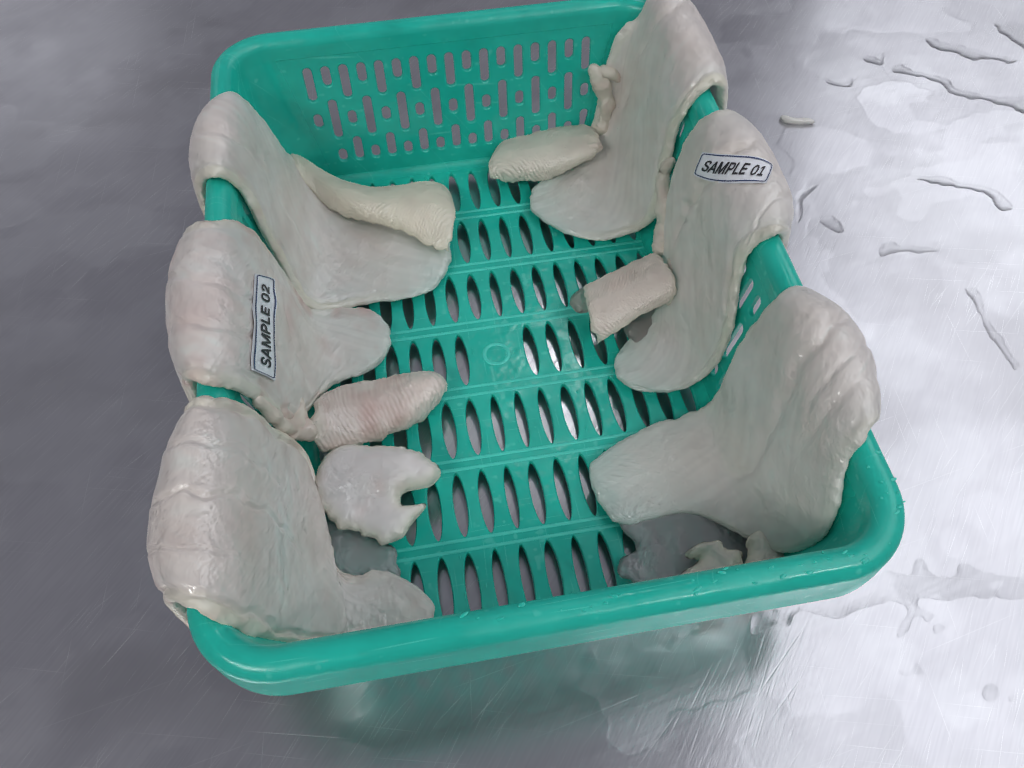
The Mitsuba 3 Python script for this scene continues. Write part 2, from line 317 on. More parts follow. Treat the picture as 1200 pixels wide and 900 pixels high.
# control points in basket pitches (x right, y away, z up; basket floor z = 0)
FILLETS = {
 'L1': [[[-10.5,10.25,3.6],[-10.65,8.76,3.6],[-10.85,7.0,3.6],[-10.71,5.19,3.6]],[[-10.5,10.25,5.2],[-10.65,8.76,5.2],[-10.85,7.0,5.2],[-10.71,5.19,5.2]],[[-9.73,10.25,6.5],[-10.48,8.76,6.5],[-10.68,7.0,6.5],[-10.54,5.19,6.5]],[[-9.11,9.9,6.92],[-9.51,7.32,7.68],[-9.66,5.82,7.72],[-9.71,4.39,7.72]],[[-8.71,10.69,5.15],[-8.87,8.05,6.0],[-8.99,5.98,6.5],[-9.04,4.71,6.71]],[[-8.3,11.23,3.01],[-8.48,8.32,3.98],[-8.61,5.82,4.66],[-8.66,4.24,4.9]],[[-7.51,11.48,1.21],[-7.85,8.57,1.55],[-8.1,5.68,2.13],[-8.2,3.65,2.51]],[[-5.99,10.01,0.54],[-6.43,7.62,0.58],[-7.0,4.96,0.74],[-7.65,2.93,1.22]],[[-3.85,9.44,0.5],[-4.18,7.02,0.5],[-4.57,4.73,0.5],[-5.25,3.31,0.5]],[[-1.79,8.55,0.5],[-2.18,6.94,0.5],[-2.52,5.03,0.5],[-3.36,3.31,0.5]],[[-1.06,8.13,0.5],[-1.08,6.74,0.5],[-1.32,5.18,0.5],[-2.18,3.64,0.5]]],
 'L2': [[[-10.92,2.88,3.6],[-11.27,1.43,3.6],[-11.24,-1.3,3.6],[-10.71,-3.92,3.6]],[[-10.92,2.88,5.2],[-11.27,1.43,5.2],[-11.24,-1.3,5.2],[-10.71,-3.92,5.2]],[[-10.75,2.88,6.5],[-11.1,1.43,6.5],[-11.07,-1.3,6.5],[-10.54,-3.92,6.5]],[[-9.86,2.12,7.7],[-9.92,0.08,7.69],[-9.97,-2.47,7.69],[-9.75,-4.83,7.71]],[[-9.11,2.69,6.94],[-9.16,0.1,7.08],[-9.18,-2.56,7.14],[-9.06,-4.64,6.78]],[[-8.69,3.41,5.05],[-8.72,1.01,5.21],[-8.72,-1.59,5.23],[-8.66,-4.22,4.93]],[[-8.25,3.45,2.75],[-8.27,1.57,2.84],[-8.29,-0.62,2.94],[-8.32,-3.91,3.1]],[[-7.65,2.98,1.21],[-7.51,1.93,1.04],[-7.5,0.59,1.03],[-7.79,-2.34,1.44]],[[-6.37,3.25,0.58],[-6.25,2.06,0.57],[-6.33,0.84,0.57],[-6.75,-0.71,0.65]],[[-5.09,2.89,0.5],[-4.99,1.88,0.5],[-5.15,0.77,0.5],[-5.7,-0.38,0.52]],[[-4.54,1.94,0.5],[-4.41,1.32,0.5],[-4.45,0.87,0.5],[-4.75,0.34,0.5]]],
 'L3': [[[-10.55,-5.0,3.6],[-11.05,-6.78,3.6],[-11.26,-8.59,3.6],[-11.25,-9.92,3.6],[-10.93,-11.17,3.6]],[[-10.55,-5.0,5.2],[-11.05,-6.78,5.2],[-11.26,-8.59,5.2],[-11.25,-9.92,5.2],[-10.93,-11.17,5.2]],[[-10.38,-5.0,6.5],[-10.88,-6.78,6.5],[-11.09,-8.59,6.5],[-11.08,-9.92,6.5],[-10.76,-11.17,6.5]],[[-9.68,-5.35,7.72],[-9.91,-7.51,7.7],[-9.98,-9.37,7.68],[-9.96,-10.75,7.69],[-9.57,-12.02,7.72]],[[-9.0,-4.98,6.53],[-9.08,-7.36,6.85],[-9.12,-9.35,6.96],[-9.11,-10.87,6.92],[-8.98,-12.24,6.48]],[[-8.52,-4.63,4.17],[-8.59,-6.89,4.54],[-8.6,-8.86,4.58],[-8.57,-10.49,4.44],[-8.68,-12.23,5.02]],[[-8.05,-4.32,2.01],[-8.13,-6.69,2.25],[-8.08,-8.56,2.08],[-8.02,-10.18,1.93],[-8.28,-11.86,2.89]],[[-7.61,-6.11,1.16],[-7.57,-7.62,1.1],[-7.44,-9.05,0.98],[-7.24,-10.28,0.85],[-7.57,-11.56,1.1]],[[-7.13,-8.72,0.8],[-6.92,-9.52,0.71],[-6.82,-10.2,0.67],[-6.72,-10.9,0.64],[-6.78,-11.48,0.66]],[[-5.71,-9.06,0.52],[-5.55,-9.76,0.51],[-5.53,-10.47,0.51],[-5.49,-11.08,0.51],[-5.64,-11.46,0.52]],[[-4.46,-9.78,0.5],[-4.31,-10.28,0.5],[-4.3,-10.77,0.5],[-4.35,-11.19,0.5],[-4.61,-11.46,0.5]],[[-3.99,-10.4,0.5],[-3.93,-10.72,0.5],[-3.96,-10.95,0.5],[-4.02,-11.19,0.5],[-4.17,-11.46,0.5]]],
 'R1': [[[10.67,14.38,3.6],[11.26,12.36,3.6],[11.3,9.67,3.6],[10.98,6.46,3.6]],[[10.67,14.38,5.2],[11.26,12.36,5.2],[11.3,9.67,5.2],[10.98,6.46,5.2]],[[10.5,14.38,6.5],[11.09,12.36,6.5],[11.13,9.67,6.5],[10.81,6.46,6.5]],[[9.39,13.07,7.54],[9.66,10.66,7.72],[9.77,8.24,7.71],[10.07,6.13,7.65]],[[8.79,12.55,6.9],[9.07,10.76,6.78],[9.03,8.52,6.66],[9.1,5.96,6.89]],[[7.89,12.35,6.3],[8.65,11.14,4.83],[8.61,8.65,4.64],[8.72,5.93,5.22]],[[7.34,12.09,4.78],[8.19,11.49,2.46],[8.2,8.62,2.53],[8.38,5.32,3.43]],[[6.96,11.66,2.26],[7.11,10.85,0.79],[7.33,8.22,0.91],[8.04,4.73,1.99]],[[6.5,10.99,0.59],[6.01,9.76,0.54],[6.17,7.63,0.56],[7.34,4.99,0.91]],[[4.98,10.0,0.5],[4.74,8.83,0.5],[4.85,7.35,0.5],[5.6,5.19,0.52]],[[3.45,9.18,0.5],[3.03,8.55,0.5],[2.99,7.63,0.5],[3.5,6.85,0.5]]],
 'R2': [[[10.82,5.29,3.6],[11.26,4.06,3.6],[11.4,1.9,3.6],[11.13,-0.13,3.6],[10.63,-1.39,3.6]],[[10.82,5.29,5.2],[11.26,4.06,5.2],[11.4,1.9,5.2],[11.13,-0.13,5.2],[10.63,-1.39,5.2]],[[10.65,5.29,6.5],[11.09,4.06,6.5],[11.23,1.9,6.5],[10.96,-0.13,6.5],[10.46,-1.39,6.5]],[[9.71,4.58,7.72],[10.03,3.12,7.67],[10.17,1.31,7.7],[10.19,-0.32,7.55],[9.63,-2.03,7.72]],[[9.1,4.82,6.92],[9.16,2.65,7.09],[9.19,0.71,7.16],[9.19,-0.92,7.17],[9.12,-1.92,6.97]],[[8.76,4.95,5.46],[8.72,2.83,5.23],[8.73,0.63,5.29],[8.74,-1.19,5.36],[8.8,-2.21,5.65]],[[8.41,4.59,3.61],[8.35,2.43,3.24],[8.34,0.31,3.22],[8.45,-1.77,3.83],[8.59,-3.06,4.53]],[[8.03,2.95,1.95],[7.84,1.37,1.53],[7.85,-0.53,1.56],[8.13,-2.2,2.24],[8.35,-3.54,3.28]],[[7.43,0.95,0.97],[7.03,-0.22,0.75],[7.16,-1.43,0.82],[7.6,-2.61,1.15],[8.02,-3.64,1.93]],[[6.13,-0.28,0.55],[6.01,-1.03,0.54],[6.14,-1.95,0.55],[6.55,-2.83,0.6],[7.25,-3.63,0.86]],[[4.87,-1.46,0.5],[4.7,-1.87,0.5],[4.73,-2.31,0.5],[4.92,-2.73,0.5],[5.48,-3.09,0.51]]],
 'R3': [[[10.5,-3.77,3.6],[11.0,-4.76,3.6],[11.31,-6.06,3.6],[11.15,-7.56,3.6],[10.75,-8.99,3.6]],[[10.5,-3.77,5.2],[11.0,-4.76,5.2],[11.31,-6.06,5.2],[11.15,-7.56,5.2],[10.75,-8.99,5.2]],[[10.17,-3.77,6.5],[10.83,-4.76,6.5],[11.14,-6.06,6.5],[10.98,-7.56,6.5],[10.58,-8.99,6.5]],[[9.2,-4.24,7.18],[9.5,-5.77,7.68],[9.85,-7.04,7.7],[9.95,-8.5,7.69],[9.63,-10.03,7.72]],[[8.84,-4.12,5.84],[8.94,-6.05,6.3],[9.05,-7.73,6.73],[9.1,-9.25,6.89],[9.14,-10.44,7.03]],[[8.48,-4.15,4.0],[8.59,-6.24,4.55],[8.65,-7.99,4.84],[8.7,-9.6,5.11],[8.89,-11.11,6.11]],[[8.03,-4.59,1.95],[8.14,-6.42,2.28],[8.23,-8.25,2.66],[8.37,-9.94,3.35],[8.58,-11.86,4.52]],[[7.27,-4.74,0.87],[7.41,-6.14,0.96],[7.57,-7.45,1.11],[7.75,-8.92,1.37],[7.94,-11.09,1.75]],[[5.72,-4.82,0.52],[5.75,-5.96,0.53],[5.93,-7.13,0.54],[6.04,-8.23,0.55],[6.35,-9.04,0.58]],[[4.02,-5.33,0.5],[4.04,-6.21,0.5],[4.14,-7.16,0.5],[4.22,-8.14,0.5],[4.48,-8.75,0.5]],[[2.72,-6.06,0.5],[2.55,-6.51,0.5],[2.55,-7.13,0.5],[2.69,-7.8,0.5],[2.99,-8.59,0.5]]],
}
STRIPS = {
 'L1f': [[[-8.0,11.6,2.24],[-7.85,10.89,2.11],[-7.71,10.38,1.6]],[[-7.13,11.52,1.44],[-6.81,10.18,1.47],[-6.59,9.12,1.01]],[[-5.37,10.15,1.2],[-5.14,8.12,1.9],[-4.94,7.63,1.2]],[[-3.46,9.78,1.0],[-3.29,7.5,1.8],[-3.28,6.73,1.2]],[[-1.48,9.82,0.9],[-1.63,7.3,1.7],[-2.11,5.62,1.2]],[[-0.87,8.82,0.8],[-1.0,6.56,1.4],[-1.3,5.18,0.9]]],
 'L2f': [[[-7.36,-2.35,1.6],[-7.54,-3.45,2.2],[-7.55,-3.91,1.3]],[[-6.86,-1.34,1.0],[-6.7,-3.01,1.6],[-6.68,-4.06,0.8]],[[-5.54,-0.96,0.7],[-5.41,-2.86,1.35],[-5.25,-3.67,0.6]],[[-4.13,-0.84,0.6],[-3.98,-2.57,1.25],[-3.77,-3.04,0.5]],[[-3.0,-0.92,0.6],[-2.79,-1.98,1.2],[-3.01,-2.45,0.5]],[[-2.67,-1.15,0.6],[-2.5,-1.9,0.8],[-2.81,-2.24,0.5]]],
 'R1f': [[[6.66,11.31,1.7],[6.67,9.95,2.0],[6.27,9.5,1.5]],[[5.4,12.16,1.3],[5.22,9.83,1.8],[5.01,9.45,1.1]],[[3.04,12.17,1.0],[2.89,9.87,1.5],[3.65,9.35,0.7]],[[2.23,11.99,0.9],[1.94,10.2,1.25],[2.41,9.56,0.6]],[[1.51,10.78,0.8],[1.32,10.1,0.9],[1.42,9.98,0.6]]],
 'R2f': [[[7.34,2.36,2.4],[7.63,0.65,2.7],[7.42,0.02,2.0]],[[6.51,2.33,2.0],[6.41,0.43,2.4],[6.12,-0.33,1.7]],[[5.37,2.16,1.7],[5.22,0.2,2.1],[5.03,-0.72,1.4]],[[4.37,1.88,1.5],[4.21,0.11,1.8],[4.37,-0.87,1.1]],[[4.1,1.82,1.4],[3.97,0.14,1.65],[4.2,-0.85,1.0]]],
}
TUBES = {
 'L2a': [[-8.75,-4.26,5.67,0.25],[-8.5,-4.24,4.44,0.26],[-8.28,-4.06,3.28,0.3],[-8.03,-3.37,2.4,0.3],[-7.95,-2.65,2.26,0.26],[-8.08,-2.06,2.47,0.12]],
 'L2b': [[-8.22,-4.06,2.89,0.35],[-7.82,-3.68,2.1,0.45],[-7.42,-3.61,1.87,0.45]],
 'R1a': [[6.44,12.09,4.76,0.3],[6.87,12.01,4.3,0.42],[7.24,11.85,3.41,0.4],[7.42,11.7,2.51,0.38],[7.15,11.57,1.73,0.4],[6.67,11.25,1.43,0.35]],
 'R1b': [[6.94,12.05,4.54,0.25],[7.53,12.01,4.3,0.28],[7.97,11.93,3.83,0.22]],
 'R1c': [[6.02,10.06,1.9,0.3],[6.44,9.86,1.9,0.36],[6.75,10.04,1.8,0.25]],
 'R2a': [[8.61,5.32,4.84,0.25],[8.33,5.3,3.46,0.3],[8.2,4.28,2.94,0.33],[7.97,3.38,2.32,0.4],[7.55,2.59,1.89,0.45]],
 'R2b': [[7.97,2.13,2.31,0.22],[7.87,1.13,2.09,0.3],[7.6,0.52,1.75,0.4],[7.25,0.22,1.56,0.35]],
}
PUFFS = {
 'L3fork': (1.0, [[-7.6,-5.15],[-7.39,-4.64],[-6.85,-4.21],[-6.06,-4.2],[-5.28,-4.3],[-4.44,-4.49],[-3.8,-4.75],[-3.36,-5.2],[-3.06,-5.7],[-3.37,-6.15],[-3.97,-6.33],[-4.46,-6.35],[-4.63,-6.46],[-4.53,-6.76],[-4.22,-6.88],[-3.72,-6.9],[-4.02,-7.3],[-4.37,-7.64],[-4.75,-8.08],[-5.26,-8.22],[-5.7,-8.01],[-6.62,-7.45],[-7.34,-6.92],[-7.68,-6.2]]),
 'L3mem': (0.35, [[-7.61,-6.69],[-6.71,-7.06],[-5.65,-7.72],[-5.18,-8.07],[-5.01,-8.6],[-5.04,-9.28],[-5.9,-9.19],[-7.1,-8.86],[-7.52,-8.0]]),
 'R3mem': (0.4, [[3.18,-8.4],[4.42,-8.41],[5.78,-8.3],[7.53,-8.07],[8.2,-9.08],[7.91,-10.39],[7.16,-11.18],[5.75,-11.63],[4.73,-11.89],[3.69,-11.74],[3.39,-11.35],[2.99,-10.83],[2.78,-10.28],[3.06,-9.94],[3.53,-9.82],[3.5,-9.21]]),
 'R3c1': (1.3, [[3.84,-11.91],[4.41,-11.4],[4.89,-11.11],[5.36,-10.88],[5.19,-10.63],[5.19,-10.43],[5.48,-10.29],[5.98,-10.18],[6.52,-10.38],[6.87,-10.66],[7.01,-10.98],[6.81,-11.2],[6.99,-11.42],[6.93,-12.15],[5.35,-12.32]]),
 'R3c2': (1.5, [[6.51,-12.14],[6.88,-11.41],[7.24,-10.71],[7.5,-10.31],[7.87,-10.17],[8.21,-10.36],[8.32,-10.68],[8.33,-11.0],[8.52,-11.25],[8.38,-11.79],[7.48,-12.16]]),
 'R2mem': (0.5, [[5.53,0.01],[6.22,0.49],[7.57,1.21],[7.89,0.29],[7.33,-1.0],[6.38,-1.06],[5.71,-1.08],[5.57,-0.6]]),
 'R2lip': (1.0, [[3.51,1.58],[4.13,2.0],[4.4,1.47],[4.16,0.75],[3.72,0.83],[3.49,1.15]]),
}
PUDDLES = [
 [[7.1,-13.14],[7.77,-13.07],[8.27,-13.0],[8.56,-13.11],[8.83,-12.81],[9.24,-12.76],[9.88,-13.03],[10.7,-13.17],[11.3,-12.99],[12.02,-12.99],[12.57,-12.86],[12.92,-13.05],[13.0,-13.23],[12.64,-13.67],[12.3,-14.14],[12.58,-14.09],[12.94,-13.72],[13.33,-13.6],[13.49,-13.82],[13.74,-13.77],[13.48,-13.41],[13.45,-13.11],[14.11,-13.13],[15.21,-13.26],[16.61,-13.47],[17.77,-13.81],[18.62,-13.5],[18.17,-13.09],[16.99,-12.76],[16.34,-12.37],[15.96,-12.04],[15.72,-11.96],[15.41,-12.31],[14.9,-12.39],[14.48,-12.35],[14.36,-11.89],[14.21,-11.56],[13.98,-11.69],[13.76,-12.02],[13.4,-11.99],[13.06,-11.77],[12.11,-12.03],[10.67,-12.27],[8.6,-12.55],[7.27,-12.64]],
 [[17.08,5.76],[17.62,5.78],[17.98,5.36],[17.94,4.73],[17.49,4.81],[17.15,5.28]],
 [[19.18,3.33],[19.83,3.71],[20.08,3.5],[20.25,3.3],[20.73,3.38],[21.35,2.94],[21.9,2.73],[21.23,2.68],[20.35,2.95],[19.61,2.92],[19.14,2.95]],
 [[21.49,15.98],[21.91,15.52],[22.37,15.29],[22.91,15.72],[22.85,15.35],[22.39,14.98],[21.79,15.24],[21.34,15.63]],
 [[25.5,16.03],[26.06,15.46],[27.02,14.97],[27.66,14.39],[27.75,13.62],[28.35,12.99],[29.2,12.69],[30.14,12.08],[31.61,11.09],[32.16,12.08],[31.0,12.73],[29.8,12.88],[29.08,13.45],[28.26,13.83],[28.15,14.46],[27.73,15.07],[26.57,15.67],[25.98,16.41]],
 [[28.66,18.45],[29.28,18.08],[30.36,17.55],[31.27,16.73],[32.25,16.06],[32.91,15.62],[32.42,15.39],[31.76,15.83],[30.41,16.08],[29.74,16.84],[28.75,17.52]],
 [[23.02,7.48],[24.11,6.84],[25.4,6.18],[26.01,5.58],[25.99,5.1],[26.2,4.64],[26.72,4.67],[26.79,5.32],[26.58,5.96],[25.99,6.44],[24.86,6.96],[23.99,7.56]],
 [[22.2,0.37],[22.48,0.17],[22.4,-0.73],[22.18,-1.63],[22.26,-2.56],[22.27,-3.32],[22.27,-4.14],[22.09,-4.25],[22.03,-3.46],[21.88,-2.68],[21.85,-1.87],[22.03,-0.96]],
 [[11.8,-15.25],[12.14,-15.34],[12.53,-15.11],[12.52,-15.32],[12.52,-15.61],[12.26,-15.48],[11.9,-15.44]],
 [[14.35,-16.36],[14.65,-16.27],[14.79,-16.44],[14.54,-16.79],[14.31,-16.75]],
 [[15.15,-16.7],[15.37,-16.71],[15.3,-16.89],[15.1,-16.86]],
 [[13.63,-14.06],[13.9,-13.98],[14.07,-14.11],[13.83,-14.25],[13.58,-14.3]],
 [[24.6,17.55],[25.12,17.05],[25.57,17.61],[25.41,17.0],[25.07,16.58],[24.51,16.84],[24.25,17.21]],
 [[16.7,7.69],[17.23,7.9],[17.85,7.98],[17.31,7.52],[16.78,7.06],[16.27,5.96],[15.88,5.62],[16.14,6.58]],
 [[33.28,19.04],[34.2,19.22],[34.86,18.41],[35.05,17.27],[34.02,16.38],[33.62,17.12],[33.29,18.02]],
]
SLIVER = [[17.78,13.25,-0.63,0.16],[18.06,12.84,-0.63,0.2],[18.45,12.7,-0.63,0.17],[18.9,12.62,-0.63,0.16],[19.42,12.45,-0.63,0.13]]

# ------------------------------------------------------------------ fish flesh
def flesh_bump(p, n, uv):
    """Muscle fibres running slanted along the fillet, cell-sized wrinkles and wet grain."""
    w = V.noise(uv.x * 60, uv.y * 60) * 2.2
    fib = 0.5 + 0.5 * dr.sin((uv.x * 0.75 + uv.y * 0.66) * 3600 + w * 3)
    m = V.smoothstep(0.25, 0.6, V.fbm(uv.x * 45 + 7, uv.y * 45, 2.0, 2))
    x, y, z = p.x, p.y, p.z
    return fib * m * 0.00007 + V.fbm(x * 170, y * 170, z * 170, 2) * 0.0010 + V.fbm(x * 700, y * 700, z * 700, 2) * 0.0005


def flesh_rough(p, n, uv):
    return 0.11 + 0.24 * V.smoothstep(0.38, 0.62, V.fbm(p.x * 90, p.y * 90, p.z * 90, 3))


vc = {'type': 'mesh_attribute', 'name': 'vertex_color'}
def medium(density, albedo):
    return {'type': 'homogeneous', 'sigma_t': float(density), 'albedo': {'type': 'rgb', 'value': list(albedo)}}


scene['flesh'] = {'type': 'bumpmap', 't': V.proc(flesh_bump, 1.5e-4), 'scale': 1.0, 'b': {
    'type': 'principled', 'base_color': vc, 'roughness': V.proc(flesh_rough), 'specular': 0.75, 'spec_trans': 0.32}}
scene['membrane'] = {'type': 'bumpmap', 't': V.proc(flesh_bump, 1.5e-4), 'scale': 2.0, 'b': {
    'type': 'principled', 'base_color': vc, 'roughness': 0.16, 'specular': 0.5, 'spec_trans': 0.74}}
scene['flesh_inside'] = medium(260, (0.993, 0.990, 0.984))
scene['membrane_inside'] = medium(25, (0.993, 0.996, 0.996))

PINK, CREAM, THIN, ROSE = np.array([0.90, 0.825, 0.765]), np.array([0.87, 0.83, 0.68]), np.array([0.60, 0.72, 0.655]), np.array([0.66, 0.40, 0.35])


def dense(ctrl, nu, nv):
    """Cubic surface through a grid of control points, denser towards its borders. Returns points (nu, nv, 3) and the parameters."""
    c = np.asarray(ctrl, float)
    d = np.r_[0, np.cumsum(np.linalg.norm(np.diff(c, axis=0), axis=2).mean(1) ** 0.7)]
    d /= d[-1]
    s, t = np.linspace(0, 1, nu), np.linspace(0, 1, nv)
    ease = lambda q, k: (1 - k) * q + k * 0.5 * (1 - np.cos(np.pi * q))  # noqa: E731
    s, t = ease(s, 0.6), ease(t, 0.75)
    g = make_interp_spline(d, c, k=min(3, len(c) - 1), axis=0)(s)
    g = make_interp_spline(np.linspace(0, 1, c.shape[1]), g, k=min(3, c.shape[1] - 1), axis=1)(t)
    return g, s, t


def normals(g):
    n = np.cross(np.gradient(g, axis=0), np.gradient(g, axis=1))
    return n / (np.linalg.norm(n, axis=2, keepdims=True) + 1e-9)


SMOOTH = {}


def slab(ctrl, nu, nv, th, edge, seed, up=1.0, relief=None, open_start=True, color=None, rag=0.07, bottom=1.0, lump=0.045, band=(0, 0)):
    """A slab of flesh: mid-surface through ctrl, half thickness th with rounded borders of width edge. Returns mesh, uv, colours (pitches)."""
    g, s, t = dense(ctrl, nu, nv)
    n = normals(g)
    if (n[:, :, 2].sum() < 0):
        n = -n
        flip = True
    else:
        flip = False
    du = np.r_['0', np.zeros((1, nv)), np.cumsum(np.linalg.norm(np.diff(g, axis=0), axis=2), 0)]
    dv = np.concatenate([np.zeros((nu, 1)), np.cumsum(np.linalg.norm(np.diff(g, axis=1), axis=2), 1)], 1)
    # ragged outline: slide border points a little inwards, fading to nothing inside
    mid = g[:, nv // 2:nv // 2 + 1]
    e = np.minimum(dv, dv[:, -1:] - dv)
    eu = du[-1:] - du
    if not open_start:
        eu = np.minimum(eu, du)
    r = meshkit.fbm(g * 1.7, 3, seed) - 0.5
    r2 = meshkit.noise(g * 6.0, seed + 5) - 0.5
    w = np.exp(-e / 0.5)[..., None] * np.sign(np.linspace(-1, 1, nv))[None, :, None]
    tv = np.gradient(g, axis=1)
    tv /= np.linalg.norm(tv, axis=2, keepdims=True) + 1e-9
    g = g + tv * w * (r * 5 + r2)[..., None] * rag
    tu = np.gradient(g, axis=0)
    tu /= np.linalg.norm(tu, axis=2, keepdims=True) + 1e-9
    g = g + tu * (np.exp(-eu / 0.5) * (r * 5 + r2) * rag)[..., None]
    q = np.clip(e / edge, 0, 1)
    qu = np.clip(eu / edge, 0, 1)
    prof = np.sqrt(np.maximum(1 - (1 - q) ** 2, 0)) * np.sqrt(np.maximum(1 - (1 - qu) ** 2, 0))
    h = th(s[:, None], t[None, :]) * prof if callable(th) else th * prof
    top = meshkit.fbm(g * 0.55, 3, seed + 1) - 0.5
    fine = meshkit.fbm(g * 2.3, 3, seed + 2) - 0.5
    h = h * (0.38 + 0.62 * np.clip(e / 1.8, 0, 1) ** 0.7)
    hh = h + prof * (top * lump * 3.2 + fine * lump + 0.022 * (meshkit.fbm(g * 5.5, 2, seed + 3) - 0.5))
    fm = np.clip(meshkit.fbm(g * 0.6, 2, seed + 4) * 3 - 1.0, 0, 1)
    hh = hh + prof * fm * 0.0035 * np.sin((du * 0.8 + dv * 0.6 + 0.35 * meshkit.noise(g * 1.2, seed + 6)) * 2 * np.pi / 0.27)
    for bd, ee in ((band[0], dv), (band[1], dv[:, -1:] - dv)):
        if bd:                                  # a cut edge standing off the body by a groove
            wob = 0.5 + 0.25 * (meshkit.fbm(g * 0.9, 2, seed + 9) - 0.5) * 2
            hh = hh - bd * np.exp(-((ee - wob) / 0.13) ** 2) * np.clip(s / 0.1 - 0.5, 0, 1)[:, None] * np.clip(eu / 4 - 0.4, 0, 1) + 0.05 * bd * np.exp(-((ee - 0.22) / 0.15) ** 2)
    if relief is not None:
        hh = hh + prof * relief(s[:, None] + 0 * t, t[None, :] + 0 * s[:, None], du, dv)
    SMOOTH[seed] = g + n * h[..., None]          # the upper sheet without its relief, for what lies on it
    A, Bm = g + n * hh[..., None], g - n * (h * bottom)[..., None]
    idx = np.arange(nu * nv).reshape(nu, nv)
    a, b, c, d = idx[:-1, :-1], idx[1:, :-1], idx[1:, 1:], idx[:-1, 1:]
    q1 = np.stack([a, b, c, d], -1).reshape(-1, 4)
    # one watertight skin: upper sheet, lower sheet; the border vertices coincide
    low = idx + nu * nv
    low[:, 0], low[:, -1], low[-1, :] = idx[:, 0], idx[:, -1], idx[-1, :]
    if not open_start:
        low[0, :] = idx[0, :]
    a, b, c, d = low[:-1, :-1], low[1:, :-1], low[1:, 1:], low[:-1, 1:]
    q2 = np.stack([d, c, b, a], -1).reshape(-1, 4)
    F = np.vstack([q1, q2])
    if open_start:
        F = np.vstack([F, np.stack([idx[0, 1:], idx[0, :-1], low[0, :-1], low[0, 1:]], -1)])
    if flip:
        F = F[:, ::-1]
    Vv = np.vstack([A.reshape(-1, 3), Bm.reshape(-1, 3)])
    uv = np.stack([du, dv], -1).reshape(-1, 2) * U
    uv = np.vstack([uv, uv])
    edge_d = np.minimum(e, eu)
    col = color(g, s[:, None] + 0 * t, t[None, :] + 0 * s[:, None], e, eu, edge_d, seed)
    col = np.clip(col, 0.02, 0.9).reshape(-1, 3)
    return Vv, F, uv, np.vstack([col, col])


def lay(key, data, bsdf='flesh', label=None):
    Vv, F, uv, col = data
    m = tm(Vv * U, F)
    keep = m.area_faces > 1e-14
    m = trimesh.Trimesh(m.vertices, m.faces[keep], process=False)
    k = put(key, m, bsdf, smooth=True, uv=uv, color=col, interior={'type': 'ref', 'id': bsdf + '_inside'})
    if label:
        labels[k] = {'label': label}
    return k


def col_fillet(cream_near=1.0, cream_far=0.4, thin=1.0, rosy=0.0, tone=1.0, slant=0.8):
    def f(g, s, t, e, eu, ed, seed):
        a = meshkit.fbm(g * 0.45, 4, seed + 11)[..., None]
        b = meshkit.fbm(g * 1.3, 3, seed + 12)[..., None]
        c = PINK * (0.90 + 0.20 * b) + (a - 0.5) * np.array([0.14, 0.20, 0.24])
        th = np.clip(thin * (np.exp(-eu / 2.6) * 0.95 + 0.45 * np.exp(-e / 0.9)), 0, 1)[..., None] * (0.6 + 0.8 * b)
        c = c + (THIN - c) * np.clip(th, 0, 1)  # basket green shining through thin flesh, put into the vertex colour
        # pale connective streaks between the muscle segments, slanted from the middle line
        ph = eu * slant + np.abs(t - 0.45) * 7 + 1.4 * meshkit.fbm(g * 0.5, 3, seed + 14)
        st = np.clip(1 - np.abs((ph * 2.3) % 1 - 0.5) * 7, 0, 1) * np.clip(meshkit.fbm(g * 0.7, 2, seed + 15) * 3 - 1.2, 0, 1)
        c = c + (np.array([0.9, 0.88, 0.82]) - c) * (st * 0.34)[..., None]
        fib = meshkit.noise(np.stack([(eu * 0.75 + t * 8) * 3.5, e * 0.5, g[..., 0] * 0.3], -1), seed + 16)[..., None]
        c = c * (0.94 + 0.12 * fib)
        side = np.where(t > 0.5, cream_near, cream_far)
        k = (np.clip((0.60 - e) / 0.3, 0, 1) * side * (0.6 + 0.5 * np.clip(meshkit.fbm(g * 0.8, 3, seed + 18) * 2 - 0.5, 0, 1)) * np.clip(eu / 4 - 0.3, 0, 1))[..., None]
        c = c + (CREAM - c) * k
        if rosy:
            p = np.clip(meshkit.fbm(g * 1.1, 3, seed + 30) * 3 - 1.45, 0, 1)[..., None] * rosy * np.exp(-e / 1.3)[..., None]
            c = c + (ROSE - c) * np.clip(p, 0, 1)
            p = np.clip(meshkit.fbm(g * 0.6, 3, seed + 31) * 3 - 1.5, 0, 1)[..., None] * rosy * 0.35
            c = c + (ROSE - c) * np.clip(p, 0, 1)
        return c * tone
    return f


def creases(lines):
    """relief: grooves along polylines in (s, t), each with a depth and a width in pitches, the flesh rising a little beside them."""
    def f(s, t, du, dv):
        out = np.zeros_like(s)
        sc_u, sc_v = du[-1].mean(), dv[:, -1].mean()
        for pts, depth, width in lines:
            p = np.array(pts, float)
            tc = np.interp(s, p[:, 0], p[:, 1])
            inside = np.clip((s - p[0, 0]) / 0.04, 0, 1) * np.clip((p[-1, 0] - s) / 0.06, 0, 1)
            d = (t - tc) * sc_v + 0.25 * (meshkit.noise(np.stack([s * 40, t * 3, s * 0], -1), 5) - 0.5)
            out += inside * depth * (-np.exp(-(d / width) ** 2) + 0.3 * np.exp(-((np.abs(d) - 2.6 * width) / (2.2 * width)) ** 2))
        return out
    return f


def strip_relief(pitch, amp, slant):
    """The ridged skin-side muscle bands of a folded belly flap."""
    def f(s, t, du, dv):
        w = meshkit.fbm(np.stack([du * 0.6, dv * 0.6, du * 0], -1), 2, 3) * 0.8
        ph = (du + slant * dv + w) / pitch
        return amp * (np.abs(np.sin(np.pi * ph)) - 0.5) * (0.5 + meshkit.noise(np.stack([du * 1.3, dv * 1.3, du * 0], -1), 8))
    return f


